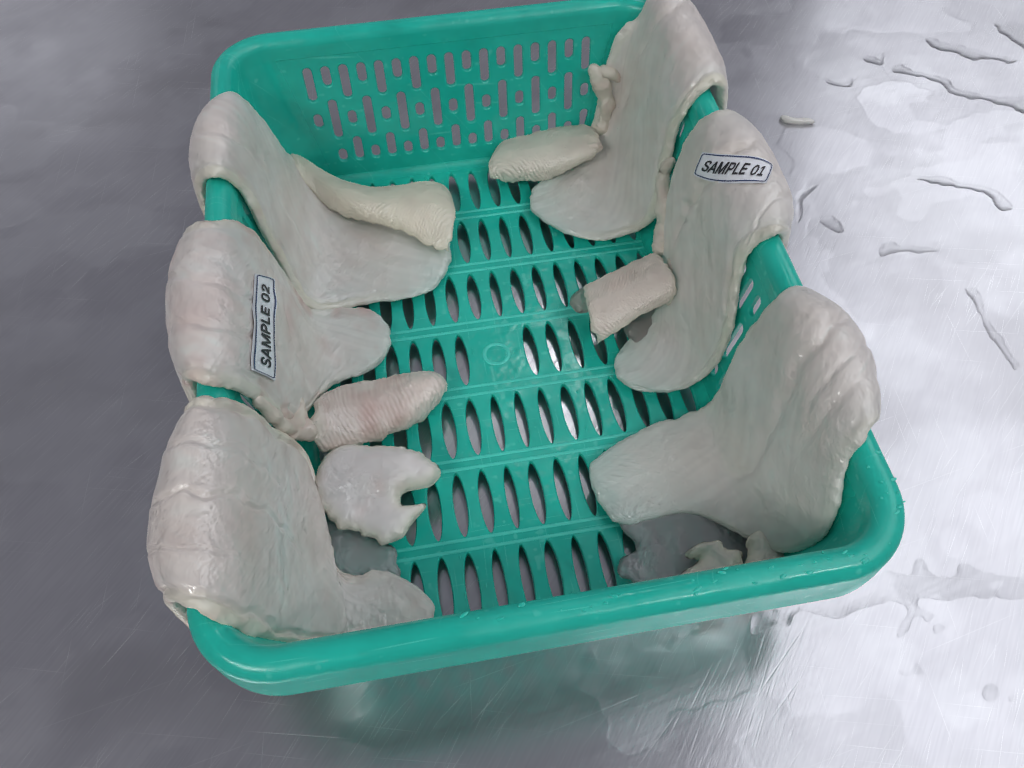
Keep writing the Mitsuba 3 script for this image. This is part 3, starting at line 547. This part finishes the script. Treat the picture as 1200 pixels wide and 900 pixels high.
def col_strip(base, rosy=0.0):
    base = np.array(base)

    def f(g, s, t, e, eu, ed, seed):
        b = meshkit.fbm(g * 1.2, 3, seed + 12)[..., None]
        c = base * (0.92 + 0.16 * b)
        p = np.clip(meshkit.fbm(g * 0.9, 3, seed + 30) * 3 - 1.35, 0, 1)[..., None] * rosy
        c = c + (ROSE - c) * p
        k = np.exp(-(ed / 0.25) ** 2)[..., None] * 0.5
        return c + (CREAM - c) * k
    return f


def cord(pts, seed, color=CREAM, rosy=0.2, sides=18):
    """A rolled edge or crumpled cord of flesh: a lumpy tube through (x, y, z, radius)."""
    p = np.array(pts, float)
    d = np.r_[0, np.cumsum(np.linalg.norm(np.diff(p[:, :3], axis=0), axis=1))]
    n = max(24, int(d[-1] * 14))
    q = make_interp_spline(d, p, k=min(3, len(p) - 1), axis=0)(np.linspace(0, d[-1], n))
    q[:, 3] = np.interp(np.linspace(0, d[-1], n), d, p[:, 3])
    r = q[:, 3] * np.sqrt(np.clip(1 - (2 * np.linspace(0, 1, n) - 1) ** 8, 0.0001, 1))
    tg = np.gradient(q[:, :3], axis=0)
    tg /= np.linalg.norm(tg, axis=1, keepdims=True)
    a = np.cross(tg, [0.3, 0.2, 0.93])
    a /= np.linalg.norm(a, axis=1, keepdims=True)
    b = np.cross(tg, a)
    ang = np.arange(sides) * 2 * np.pi / sides
    ring = q[:, None, :3] + r[:, None, None] * (np.cos(ang)[None, :, None] * a[:, None] + np.sin(ang)[None, :, None] * b[:, None])
    o = (ring - q[:, None, :3])
    ring = ring + o * (meshkit.fbm(ring * 1.8, 3, seed)[..., None] - 0.5) * 1.1
    v = np.vstack([ring.reshape(-1, 3), q[:1, :3], q[-1:, :3]])
    f = []
    for i in range(n - 1):
        for j in range(sides):
            f.append((i * sides + j, i * sides + (j + 1) % sides, (i + 1) * sides + (j + 1) % sides, (i + 1) * sides + j))
    m = tm(v, f)
    caps = [(n * sides, (j + 1) % sides, j) for j in range(sides)] + [(n * sides + 1, (n - 1) * sides + j, (n - 1) * sides + (j + 1) % sides) for j in range(sides)]
    m = trimesh.Trimesh(v, np.vstack([m.faces, caps]), process=False)
    m.fix_normals()
    bb = meshkit.fbm(v * 1.3, 3, seed + 2)[:, None]
    c = np.asarray(color) * (0.9 + 0.2 * bb)
    c = c + (ROSE - c) * np.clip(meshkit.fbm(v * 1.1, 2, seed + 4)[:, None] * 3 - 1.4, 0, 1) * rosy
    uv = np.c_[np.repeat(np.linspace(0, d[-1], n), sides), np.tile(ang * 0.3, n)]
    uv = np.vstack([uv, [0, 0], [d[-1], 0]]) * U
    return np.array(m.vertices), np.array(m.faces), uv, np.clip(c, 0.02, 0.9)


def puff(outline, zb, T_, w, seed, color, low=0.8, rag=0.06, slope=(0, 0), lump=0.12, step=0.13, shallow=False):
    """An irregular flat scrap: its outline in plan, half thickness T_ falling off over w at the border."""
    from shapely.geometry import Polygon, LineString
    from shapely import contains_xy
    from scipy.spatial import Delaunay
    p = np.array(outline, float)
    d = np.r_[0, np.cumsum(np.linalg.norm(np.diff(np.vstack([p, p[:1]]), axis=0), axis=1))]
    sp = make_interp_spline(d, np.vstack([p, p[:1]]), k=3, bc_type='periodic')
    ring = sp(np.linspace(0, d[-1], int(d[-1] / step * 1.3), endpoint=False))
    ring = ring + ((meshkit.fbm(np.c_[ring * 2.2, ring[:, :1] * 0], 3, seed) - 0.5)[:, None] * np.array([1, 0.7]) * rag * 6)
    poly = Polygon(ring).buffer(0)
    if poly.geom_type != 'Polygon':
        poly = max(poly.geoms, key=lambda g: g.area)
    ring = np.array(poly.exterior.coords)[:-1]
    x0, y0, x1, y1 = poly.bounds
    rg = np.random.default_rng(seed)
    gx, gy = np.meshgrid(np.arange(x0, x1, step), np.arange(y0, y1, step))
    pts = np.c_[gx.ravel(), gy.ravel()] + rg.uniform(-0.2, 0.2, (gx.size, 2)) * step
    inner = poly.buffer(-step * 0.45)
    pts = pts[contains_xy(inner, pts[:, 0], pts[:, 1])]
    allp = np.vstack([ring, pts])
    tri = Delaunay(allp).simplices
    ce = allp[tri].mean(1)
    tri = tri[contains_xy(poly, ce[:, 0], ce[:, 1])]
    a, b, c = (allp[tri[:, k]] for k in range(3))
    cr = (b[:, 0] - a[:, 0]) * (c[:, 1] - a[:, 1]) - (b[:, 1] - a[:, 1]) * (c[:, 0] - a[:, 0])
    tri = np.where((cr < 0)[:, None], tri[:, ::-1], tri)
    ext = LineString(np.vstack([ring, ring[:1]]))
    dense_ring = np.array([ext.interpolate(x).coords[0] for x in np.linspace(0, ext.length, 1500)])
    dist = cKDTree(dense_ring).query(allp)[0]
    dist[:len(ring)] = 0
    prof = np.sqrt(np.maximum(1 - (1 - np.clip(dist / w, 0, 1)) ** 2, 0))
    if shallow:
        prof = prof ** 2
    q3 = np.c_[allp, np.full(len(allp), zb)]
    lum = meshkit.fbm(q3 * 0.9, 3, seed + 1) - 0.5
    base = zb + (allp - allp.mean(0)) @ np.array(slope, float)
    if callable(T_):
        tt = T_(allp)
    else:
        tt = T_
    zt = base + prof * (tt + lum * lump * 5)
    zl = base - prof * tt * low
    k = len(ring)
    n = len(allp)
    Vv = np.vstack([np.c_[allp, zt], np.c_[allp, zl]])
    lowi = np.arange(n) + n
    if shallow:                                  # water: a sharp edge, the underside sunk into what it lies on
        Vv[n:, 2] = base - 0.12
        i, j = np.arange(k), (np.arange(k) + 1) % k
        wall_ = np.vstack([np.stack([i, i + n, j + n], 1), np.stack([i, j + n, j], 1)])
        ar = (ring[:, 0] * np.roll(ring[:, 1], -1) - np.roll(ring[:, 0], -1) * ring[:, 1]).sum()
        F = np.vstack([tri, lowi[tri][:, ::-1], wall_ if ar > 0 else wall_[:, ::-1]])
    else:
        lowi[:k] = np.arange(k)
        F = np.vstack([tri, lowi[tri][:, ::-1]])
    col = color(q3, dist, seed)
    return Vv, F, np.vstack([allp, allp]) * U, np.clip(np.vstack([col, col]), 0.02, 0.9)


def flat_col(base, edge=None, spots=0.0, veins=0.0):
    base = np.array(base, float)
    edge = base if edge is None else np.array(edge, float)

    def f(q, dist, seed):
        b = meshkit.fbm(q * 1.2, 3, seed + 3)[:, None]
        c = base * (0.9 + 0.2 * b)
        c = c + (edge - c) * np.exp(-(dist / 0.3) ** 2)[:, None] * 0.8
        if spots:
            c = c + (ROSE - c) * np.clip(meshkit.fbm(q * 1.3, 3, seed + 9)[:, None] * 3 - 1.5, 0, 1) * spots
        return c
    return f


FISH = {
    'L1': ('fish_fillet', 'pale raw fish fillet over the far left rim with a folded cream flap'),
    'L2': ('fish_fillet_001', 'pale raw fish fillet on the left rim carrying the SAMPLE 02 label'),
    'L3': ('fish_fillet_002', 'large creased raw fish fillet draped over the near left corner of the basket'),
    'R1': ('fish_fillet_003', 'raw fish fillet hanging over the far right corner of the basket'),
    'R2': ('fish_fillet_004', 'raw fish fillet on the right rim carrying the SAMPLE 01 label'),
    'R3': ('fish_fillet_005', 'greyish raw fish fillet draped over the near right corner of the basket'),
}
for k, lab in FISH.values():
    labels[k] = {'label': lab, 'category': 'fish fillet', 'group': 'raw fish fillets draped over the basket rim'}
SLAB = {}


def fork(q):
    """Half thickness of the forked flap: a plump far lobe, a thinner near one."""
    far = 1 / (1 + np.exp(-(q[:, 1] + 6.2) / 0.18))
    return 0.30 + 0.26 * far




def thick(base, tip=0.5, near=0.0, ridge=0.0, t0=0.5):
    """Half thickness over (s, t): thicker over the rim, thinner to the tip."""
    return lambda s, t: base * (1 - (1 - tip) * np.clip((s - 0.45) / 0.55, 0, 1)) + ridge * np.exp(-((t - t0) / 0.22) ** 2) * np.clip(1 - np.abs(s - 0.45) * 1.6, 0, 1)


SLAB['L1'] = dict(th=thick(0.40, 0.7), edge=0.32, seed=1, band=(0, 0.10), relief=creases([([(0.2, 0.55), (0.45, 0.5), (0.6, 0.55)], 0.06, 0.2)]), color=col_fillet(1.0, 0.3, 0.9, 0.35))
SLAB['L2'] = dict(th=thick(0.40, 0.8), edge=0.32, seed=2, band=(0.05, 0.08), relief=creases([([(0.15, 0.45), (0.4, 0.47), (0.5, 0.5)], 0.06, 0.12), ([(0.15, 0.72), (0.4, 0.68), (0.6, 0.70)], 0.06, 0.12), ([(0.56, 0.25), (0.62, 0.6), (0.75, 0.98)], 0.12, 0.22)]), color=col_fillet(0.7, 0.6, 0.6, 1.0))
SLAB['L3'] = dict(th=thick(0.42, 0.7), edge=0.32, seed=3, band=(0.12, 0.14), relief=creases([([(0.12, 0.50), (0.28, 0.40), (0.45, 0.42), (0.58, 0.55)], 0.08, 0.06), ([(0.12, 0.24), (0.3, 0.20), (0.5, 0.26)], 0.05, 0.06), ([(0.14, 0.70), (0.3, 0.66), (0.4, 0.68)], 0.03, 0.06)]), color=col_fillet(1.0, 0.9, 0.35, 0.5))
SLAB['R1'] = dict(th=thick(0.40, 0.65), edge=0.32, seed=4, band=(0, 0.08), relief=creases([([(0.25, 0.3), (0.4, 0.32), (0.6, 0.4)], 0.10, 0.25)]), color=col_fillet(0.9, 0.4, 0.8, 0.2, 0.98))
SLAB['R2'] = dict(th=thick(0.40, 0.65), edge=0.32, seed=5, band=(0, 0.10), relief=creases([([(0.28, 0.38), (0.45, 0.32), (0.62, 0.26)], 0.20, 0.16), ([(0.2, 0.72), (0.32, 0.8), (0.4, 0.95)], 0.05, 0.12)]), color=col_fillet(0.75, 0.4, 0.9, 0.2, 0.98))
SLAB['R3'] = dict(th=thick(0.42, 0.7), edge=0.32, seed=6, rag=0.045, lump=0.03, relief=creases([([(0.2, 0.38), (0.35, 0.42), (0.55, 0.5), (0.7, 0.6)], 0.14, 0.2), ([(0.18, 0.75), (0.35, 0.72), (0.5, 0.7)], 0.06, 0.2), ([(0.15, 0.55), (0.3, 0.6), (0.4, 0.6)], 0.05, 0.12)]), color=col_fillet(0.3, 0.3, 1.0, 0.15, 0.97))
GRID = {}
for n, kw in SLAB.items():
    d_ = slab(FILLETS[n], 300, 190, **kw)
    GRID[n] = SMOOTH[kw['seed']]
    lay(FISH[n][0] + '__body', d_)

for n, fk, kw in (('L1f', 'L1', dict(th=0.26, edge=0.2, seed=21, rag=0.12, relief=strip_relief(0.16, 0.035, 0.7), color=col_strip((0.86, 0.80, 0.65), 0.12))),
                  ('L2f', 'L2', dict(th=0.34, edge=0.26, seed=22, rag=0.16, relief=strip_relief(0.20, 0.022, -0.2), color=col_strip((0.88, 0.76, 0.68), 0.6))),
                  ('R1f', 'R1', dict(th=0.27, edge=0.2, seed=23, rag=0.16, relief=strip_relief(0.16, 0.034, 0.9), color=col_strip((0.82, 0.77, 0.65), 0.12))),
                  ('R2f', 'R2', dict(th=0.26, edge=0.25, seed=24, rag=0.1, relief=strip_relief(0.14, 0.03, 0.9), color=col_strip((0.82, 0.72, 0.63), 0.3)))):
    lay(FISH[fk][0] + '__belly_flap', slab(STRIPS[n], 300, 64, open_start=False, lump=0.05, **kw))
for n, pts in TUBES.items():
    lay(FISH[n[:2]][0] + '__fold', cord(pts, 40 + len(n) + ord(n[-1]) + ord(n[1]), {'L2b': (0.84, 0.72, 0.62), 'L2a': (0.86, 0.76, 0.65)}.get(n, (0.80, 0.74, 0.63)), 0.6 if n[:2] in ('L2', 'R1') else 0.25))
lay(FISH['L3'][0] + '__belly_flap', puff(PUFFS['L3fork'][1], 1.1, fork, 0.6, 51, flat_col((0.85, 0.80, 0.77), CREAM, 0.3), slope=(-0.06, 0.05), lump=0.05))
lay(FISH['L3'][0] + '__membrane', puff(PUFFS['L3mem'][1], 0.30, 0.14, 0.4, 52, flat_col((0.92, 0.95, 0.94)), lump=0.025), 'membrane')
lay(FISH['R3'][0] + '__membrane', puff(PUFFS['R3mem'][1], 0.35, 0.17, 0.5, 53, flat_col((0.92, 0.96, 0.945)), lump=0.03), 'membrane')
lay(FISH['R2'][0] + '__membrane', puff(PUFFS['R2mem'][1], 0.5, 0.3, 0.4, 54, flat_col((0.66, 0.60, 0.57))), 'membrane')
lay(FISH['R2'][0] + '__membrane', puff(PUFFS['R2lip'][1], 1.0, 0.3, 0.4, 55, flat_col((0.74, 0.72, 0.64))), 'membrane')
for k, n, z, s_ in (('fish_scrap', 'R3c1', 1.2, 56), ('fish_scrap_001', 'R3c2', 1.5, 57)):
    lay(k, puff(PUFFS[n][1], z, 0.55, 0.6, s_, flat_col((0.86, 0.82, 0.70), CREAM), low=1.6, rag=0.1, lump=0.3))
lay('fish_scrap_002', cord(SLIVER, 71, (0.90, 0.88, 0.82), 0.1))
labels['fish_scrap_002'] = {'label': 'thin pale sliver of fish lying alone on the steel table', 'category': 'fish scrap'}
labels['fish_scrap'] = {'label': 'larger cream fish scrap with a torn top, just behind the near rim', 'category': 'fish scrap', 'group': 'cream fish scraps near the right corner'}
labels['fish_scrap_001'] = {'label': 'smaller rounded cream fish scrap close to the near right corner', 'category': 'fish scrap', 'group': 'cream fish scraps near the right corner'}
LAB = {'L2': [[[153.3, 149.8], [140.9, 150.4], [128.5, 150.9]], [[153.0, 128.7], [141.2, 129.7], [129.4, 130.8]], [[152.7, 107.9], [141.5, 109.4], [130.3, 110.9]], [[152.3, 87.4], [141.7, 89.4], [131.0, 91.5]], [[151.7, 67.3], [141.7, 69.8], [131.7, 72.4]]], 'R2': [[[132.7, 59.8], [127.1, 57.5], [121.5, 55.2]], [[125.5, 77.8], [120.3, 74.3], [115.2, 70.7]], [[118.7, 93.4], [114.1, 88.6], [109.4, 83.9]], [[112.4, 106.7], [108.2, 100.6], [104.0, 94.6]], [[106.6, 117.6], [102.8, 110.2], [99.1, 102.9]]]}

# ------------------------------------------------------------------ water
scene['water'] = {'type': 'dielectric', 'int_ior': 1.33, 'ext_ior': 1.0}
PUDDLE_LABELS = ['long branching film of water by the near right corner of the basket', 'leaf shaped water drop right of the SAMPLE 01 fillet',
                 'small flat water drop further right of the leaf shaped drop', 'small curved water drop near the edge of the bright reflection', 'long wavy streak of water in the upper right',
                 'ragged streak of water at the upper right edge', 'streak of water ending in a loop at the right edge', 'narrow slanting trickle of water at the right edge',
                 'small ragged water drop below the branching film', 'oval water drop at the lower right', 'smallest round water drop at the lower right edge', 'round water drop beside the branch of the long film',
                 'tiny crooked water drop above the bright reflection', 'water seam along the outside of the SAMPLE 01 fillet', 'water patch in the upper right corner']
for k, (pts, lab) in enumerate(zip(PUDDLES, PUDDLE_LABELS)):
    Vv, F, uv, col = puff(pts, ZT / U + 0.016, 0.038 if k else 0.048, 0.34, 80 + k, flat_col((0.5, 0.5, 0.5)), low=0.0, rag=0.06, lump=0.0015, step=0.08 if k else 0.11, shallow=True)
    key = put('water_puddle', tm(Vv * U, F), 'water', smooth=50)
    labels[key] = {'label': lab, 'category': 'water', 'kind': 'structure'}


def drop(x, y, z, r, h, seed, sx=1.0, ang=0.0):
    """A bead of water: a lumpy cap sunk a little into what it lies on."""
    m = trimesh.creation.icosphere(subdivisions=2, radius=1.0)
    v = np.array(m.vertices)
    v *= 1 + 0.35 * (meshkit.noise(v * 1.6 + seed * 7.3, seed)[:, None] - 0.5)
    v[:, 2] = np.where(v[:, 2] < 0, v[:, 2] * 0.3, v[:, 2])
    v = v * [r * sx, r, h]
    c, s_ = math.cos(ang), math.sin(ang)
    v = np.c_[v[:, 0] * c - v[:, 1] * s_, v[:, 0] * s_ + v[:, 1] * c, v[:, 2]] + [x, y, z]
    return tm(v, m.faces)


scene['wet_plastic'] = {'type': 'twosided', 'b': {'type': 'principled', 'base_color': rgb(0.02, 0.46, 0.36), 'roughness': 0.06, 'specular': 0.5}}
rnd = random.Random(12)
beads = []
for k in range(70):                              # on the bars of the floor, mostly along the left lips of the slots
    r, c = rnd.randint(-3, 3), rnd.randint(-5, 6)
    x = c - 0.5 + rnd.choice((-0.30, -0.28, -0.26, 0.3, 0.5))
    y = r * 3.342 + rnd.uniform(-1.35, 1.35)
    beads.append(drop(x, y, 0.0, rnd.uniform(0.025, 0.05), rnd.uniform(0.02, 0.04), k, rnd.uniform(1, 3.5), math.pi / 2 + rnd.uniform(-0.3, 0.3)))
for k in range(46):                              # along the crest of the near and right rims
    if k < 34:
        x, y = rnd.uniform(-4, 9.3), -L + 0.5 + rnd.uniform(-0.22, 0.35)
    else:
        x, y = W - 0.5 + rnd.uniform(-0.3, 0.3), rnd.uniform(-12.6, -10.4)
    beads.append(drop(x, y, 7.205 - 0.6 * (abs(y + L - 0.5) if k < 34 else abs(x - W + 0.5)) ** 2, rnd.uniform(0.025, 0.06), rnd.uniform(0.015, 0.03), 100 + k, rnd.uniform(1, 3), rnd.uniform(-0.4, 0.4)))
scene['water_beads'] = mikit.ply(sc(trimesh.util.concatenate(beads)), 'wet_plastic', smooth=True)
labels['water_beads'] = {'label': 'tiny beads of water on the floor and rim of the green basket', 'category': 'water', 'kind': 'stuff'}

# ------------------------------------------------------------------ paper labels
scene['paper'] = {'type': 'twosided', 'b': {'type': 'principled', 'base_color': rgb(0.72, 0.73, 0.76), 'roughness': 0.45, 'specular': 0.4}}
scene['black_ink'] = {'type': 'twosided', 'b': {'type': 'principled', 'base_color': rgb(0.02, 0.02, 0.025), 'roughness': 0.5}}
scene['blue_ink'] = {'type': 'twosided', 'b': {'type': 'principled', 'base_color': rgb(0.06, 0.08, 0.16), 'roughness': 0.5}}


def paper_label(key, text, fillet, corners, wide, label):
    """A paper strip laid on the fillet: corners holds (row, column) of the fillet's grid at 5 x 3 points along and across the strip."""
    from scipy.ndimage import map_coordinates, gaussian_filter
    A = GRID[fillet]
    S = np.stack([gaussian_filter(A[..., k], 2.0, mode='nearest') for k in range(3)], -1)
    N_ = normals(S)
    if N_[:, :, 2].sum() < 0:
        N_ = -N_
    K = np.array(corners, float)                # (5, 3, 2): grid positions along and across the strip

    def on(p, h):
        """Plan coordinates (0..wide, 0..1) and height h above the flesh -> the scene."""
        a, b = np.clip(p[:, 0] / wide, 0, 1), np.clip(p[:, 1], 0, 1)
        ij = np.stack([map_coordinates(K[..., k], [a * 4, b * 2], order=1, mode='nearest') for k in range(2)], -1)
        q = np.stack([map_coordinates(S[..., k], ij.T, order=1) for k in range(3)], -1)
        n = np.stack([map_coordinates(N_[..., k], ij.T, order=1) for k in range(3)], -1)
        e = np.minimum(np.minimum(p[:, 0], wide - p[:, 0]) * 0.6, np.minimum(p[:, 1], 1 - p[:, 1]))
        k = meshkit.noise(np.c_[p[:, 0] * 0.8, p[:, 1] * 0.8, 0 * p[:, 0]], 4)
        wave = 0.085 + 0.04 * (meshkit.noise(np.c_[p * 1.6, 0 * p[:, 0]], 6) - 0.3) + 0.16 * np.clip(k * 1.6 - 0.6, 0, 1) * np.clip(1 - e / 0.3, 0, 1) ** 2
        return q + n * (np.asarray(h) + wave)[:, None]
    labels[key] = {'label': label, 'category': 'label'}
    nx, ny = int(20 * wide), 20
    gx, gy = np.meshgrid(np.linspace(0, wide, nx), np.linspace(0, 1, ny), indexing='ij')
    rg = np.random.default_rng(len(text) + ord(text[-1]))
    gy = gy + (gy - 0.5) * 0.10 * (meshkit.noise(np.stack([gx * 1.3, gx * 0, gx * 0], -1), ord(text[-1])) - 0.5)
    p = np.c_[gx.ravel(), gy.ravel()]
    up, lo = on(p, np.full(len(p), 0.0)), on(p, np.full(len(p), -0.03))
    i = np.arange(nx * ny).reshape(nx, ny)
    q = np.stack([i[:-1, :-1], i[1:, :-1], i[1:, 1:], i[:-1, 1:]], -1).reshape(-1, 4)
    rim_ = np.concatenate([i[:, 0], i[-1, 1:], i[-2::-1, -1], i[0, -2:0:-1]])
    side = np.stack([rim_, np.roll(rim_, -1), np.roll(rim_, -1) + nx * ny, rim_ + nx * ny], -1)
    put(key + '__sheet', sc(tm(np.vstack([up, lo]), np.vstack([q, q[:, ::-1] + nx * ny, side]))), 'paper', True)
    t = meshkit.text_mesh(text, 0.40, 0.01, bold=True)
    v = np.array(t.vertices)
    v[:, 0] += 0.2 * v[:, 1]
    w_ = v[:, 0].max() - v[:, 0].min()
    v[:, 0] = (v[:, 0] - v[:, 0].min()) * (wide * 0.80 / w_) + wide * 0.10
    v[:, 1] += 0.30
    t = trimesh.Trimesh(*trimesh.remesh.subdivide_to_size(v, t.faces, 0.09), process=False)
    v = np.array(t.vertices)
    put(key + '__lettering', sc(tm(on(v[:, :2], 0.035 + v[:, 2] * 0.8), t.faces)), 'black_ink', False)
    ring = []
    hw = 0.022
    P_, Nn = rrect(wide / 2 - 0.07, 0.43, 0.10, 5)
    dense_ = []
    for a, b, na, nb in zip(P_, np.roll(P_, -1, 0), Nn, np.roll(Nn, -1, 0)):
        k = max(1, int(np.linalg.norm(b - a) / 0.1))
        dense_ += [(a + (b - a) * m / k, na + (nb - na) * m / k) for m in range(k)]
    for a, n in dense_:
        a = a + [wide / 2, 0.5]
        ring.append([a - n * hw, a + n * hw])
    r = np.array(ring)
    flat = on(r.reshape(-1, 2), np.full(r.shape[0] * 2, 0.03)).reshape(-1, 2, 3)
    put(key + '__border', sc(loft(flat, False, True)), 'blue_ink', False)


paper_label('paper_label', 'SAMPLE 02', 'L2', LAB['L2'], 5.0, 'white paper strip printed SAMPLE 02 in bold slanted letters, on the left')
paper_label('paper_label_001', 'SAMPLE 01', 'R2', LAB['R2'], 3.3, 'white paper strip printed SAMPLE 01 in bold slanted letters, on the right')
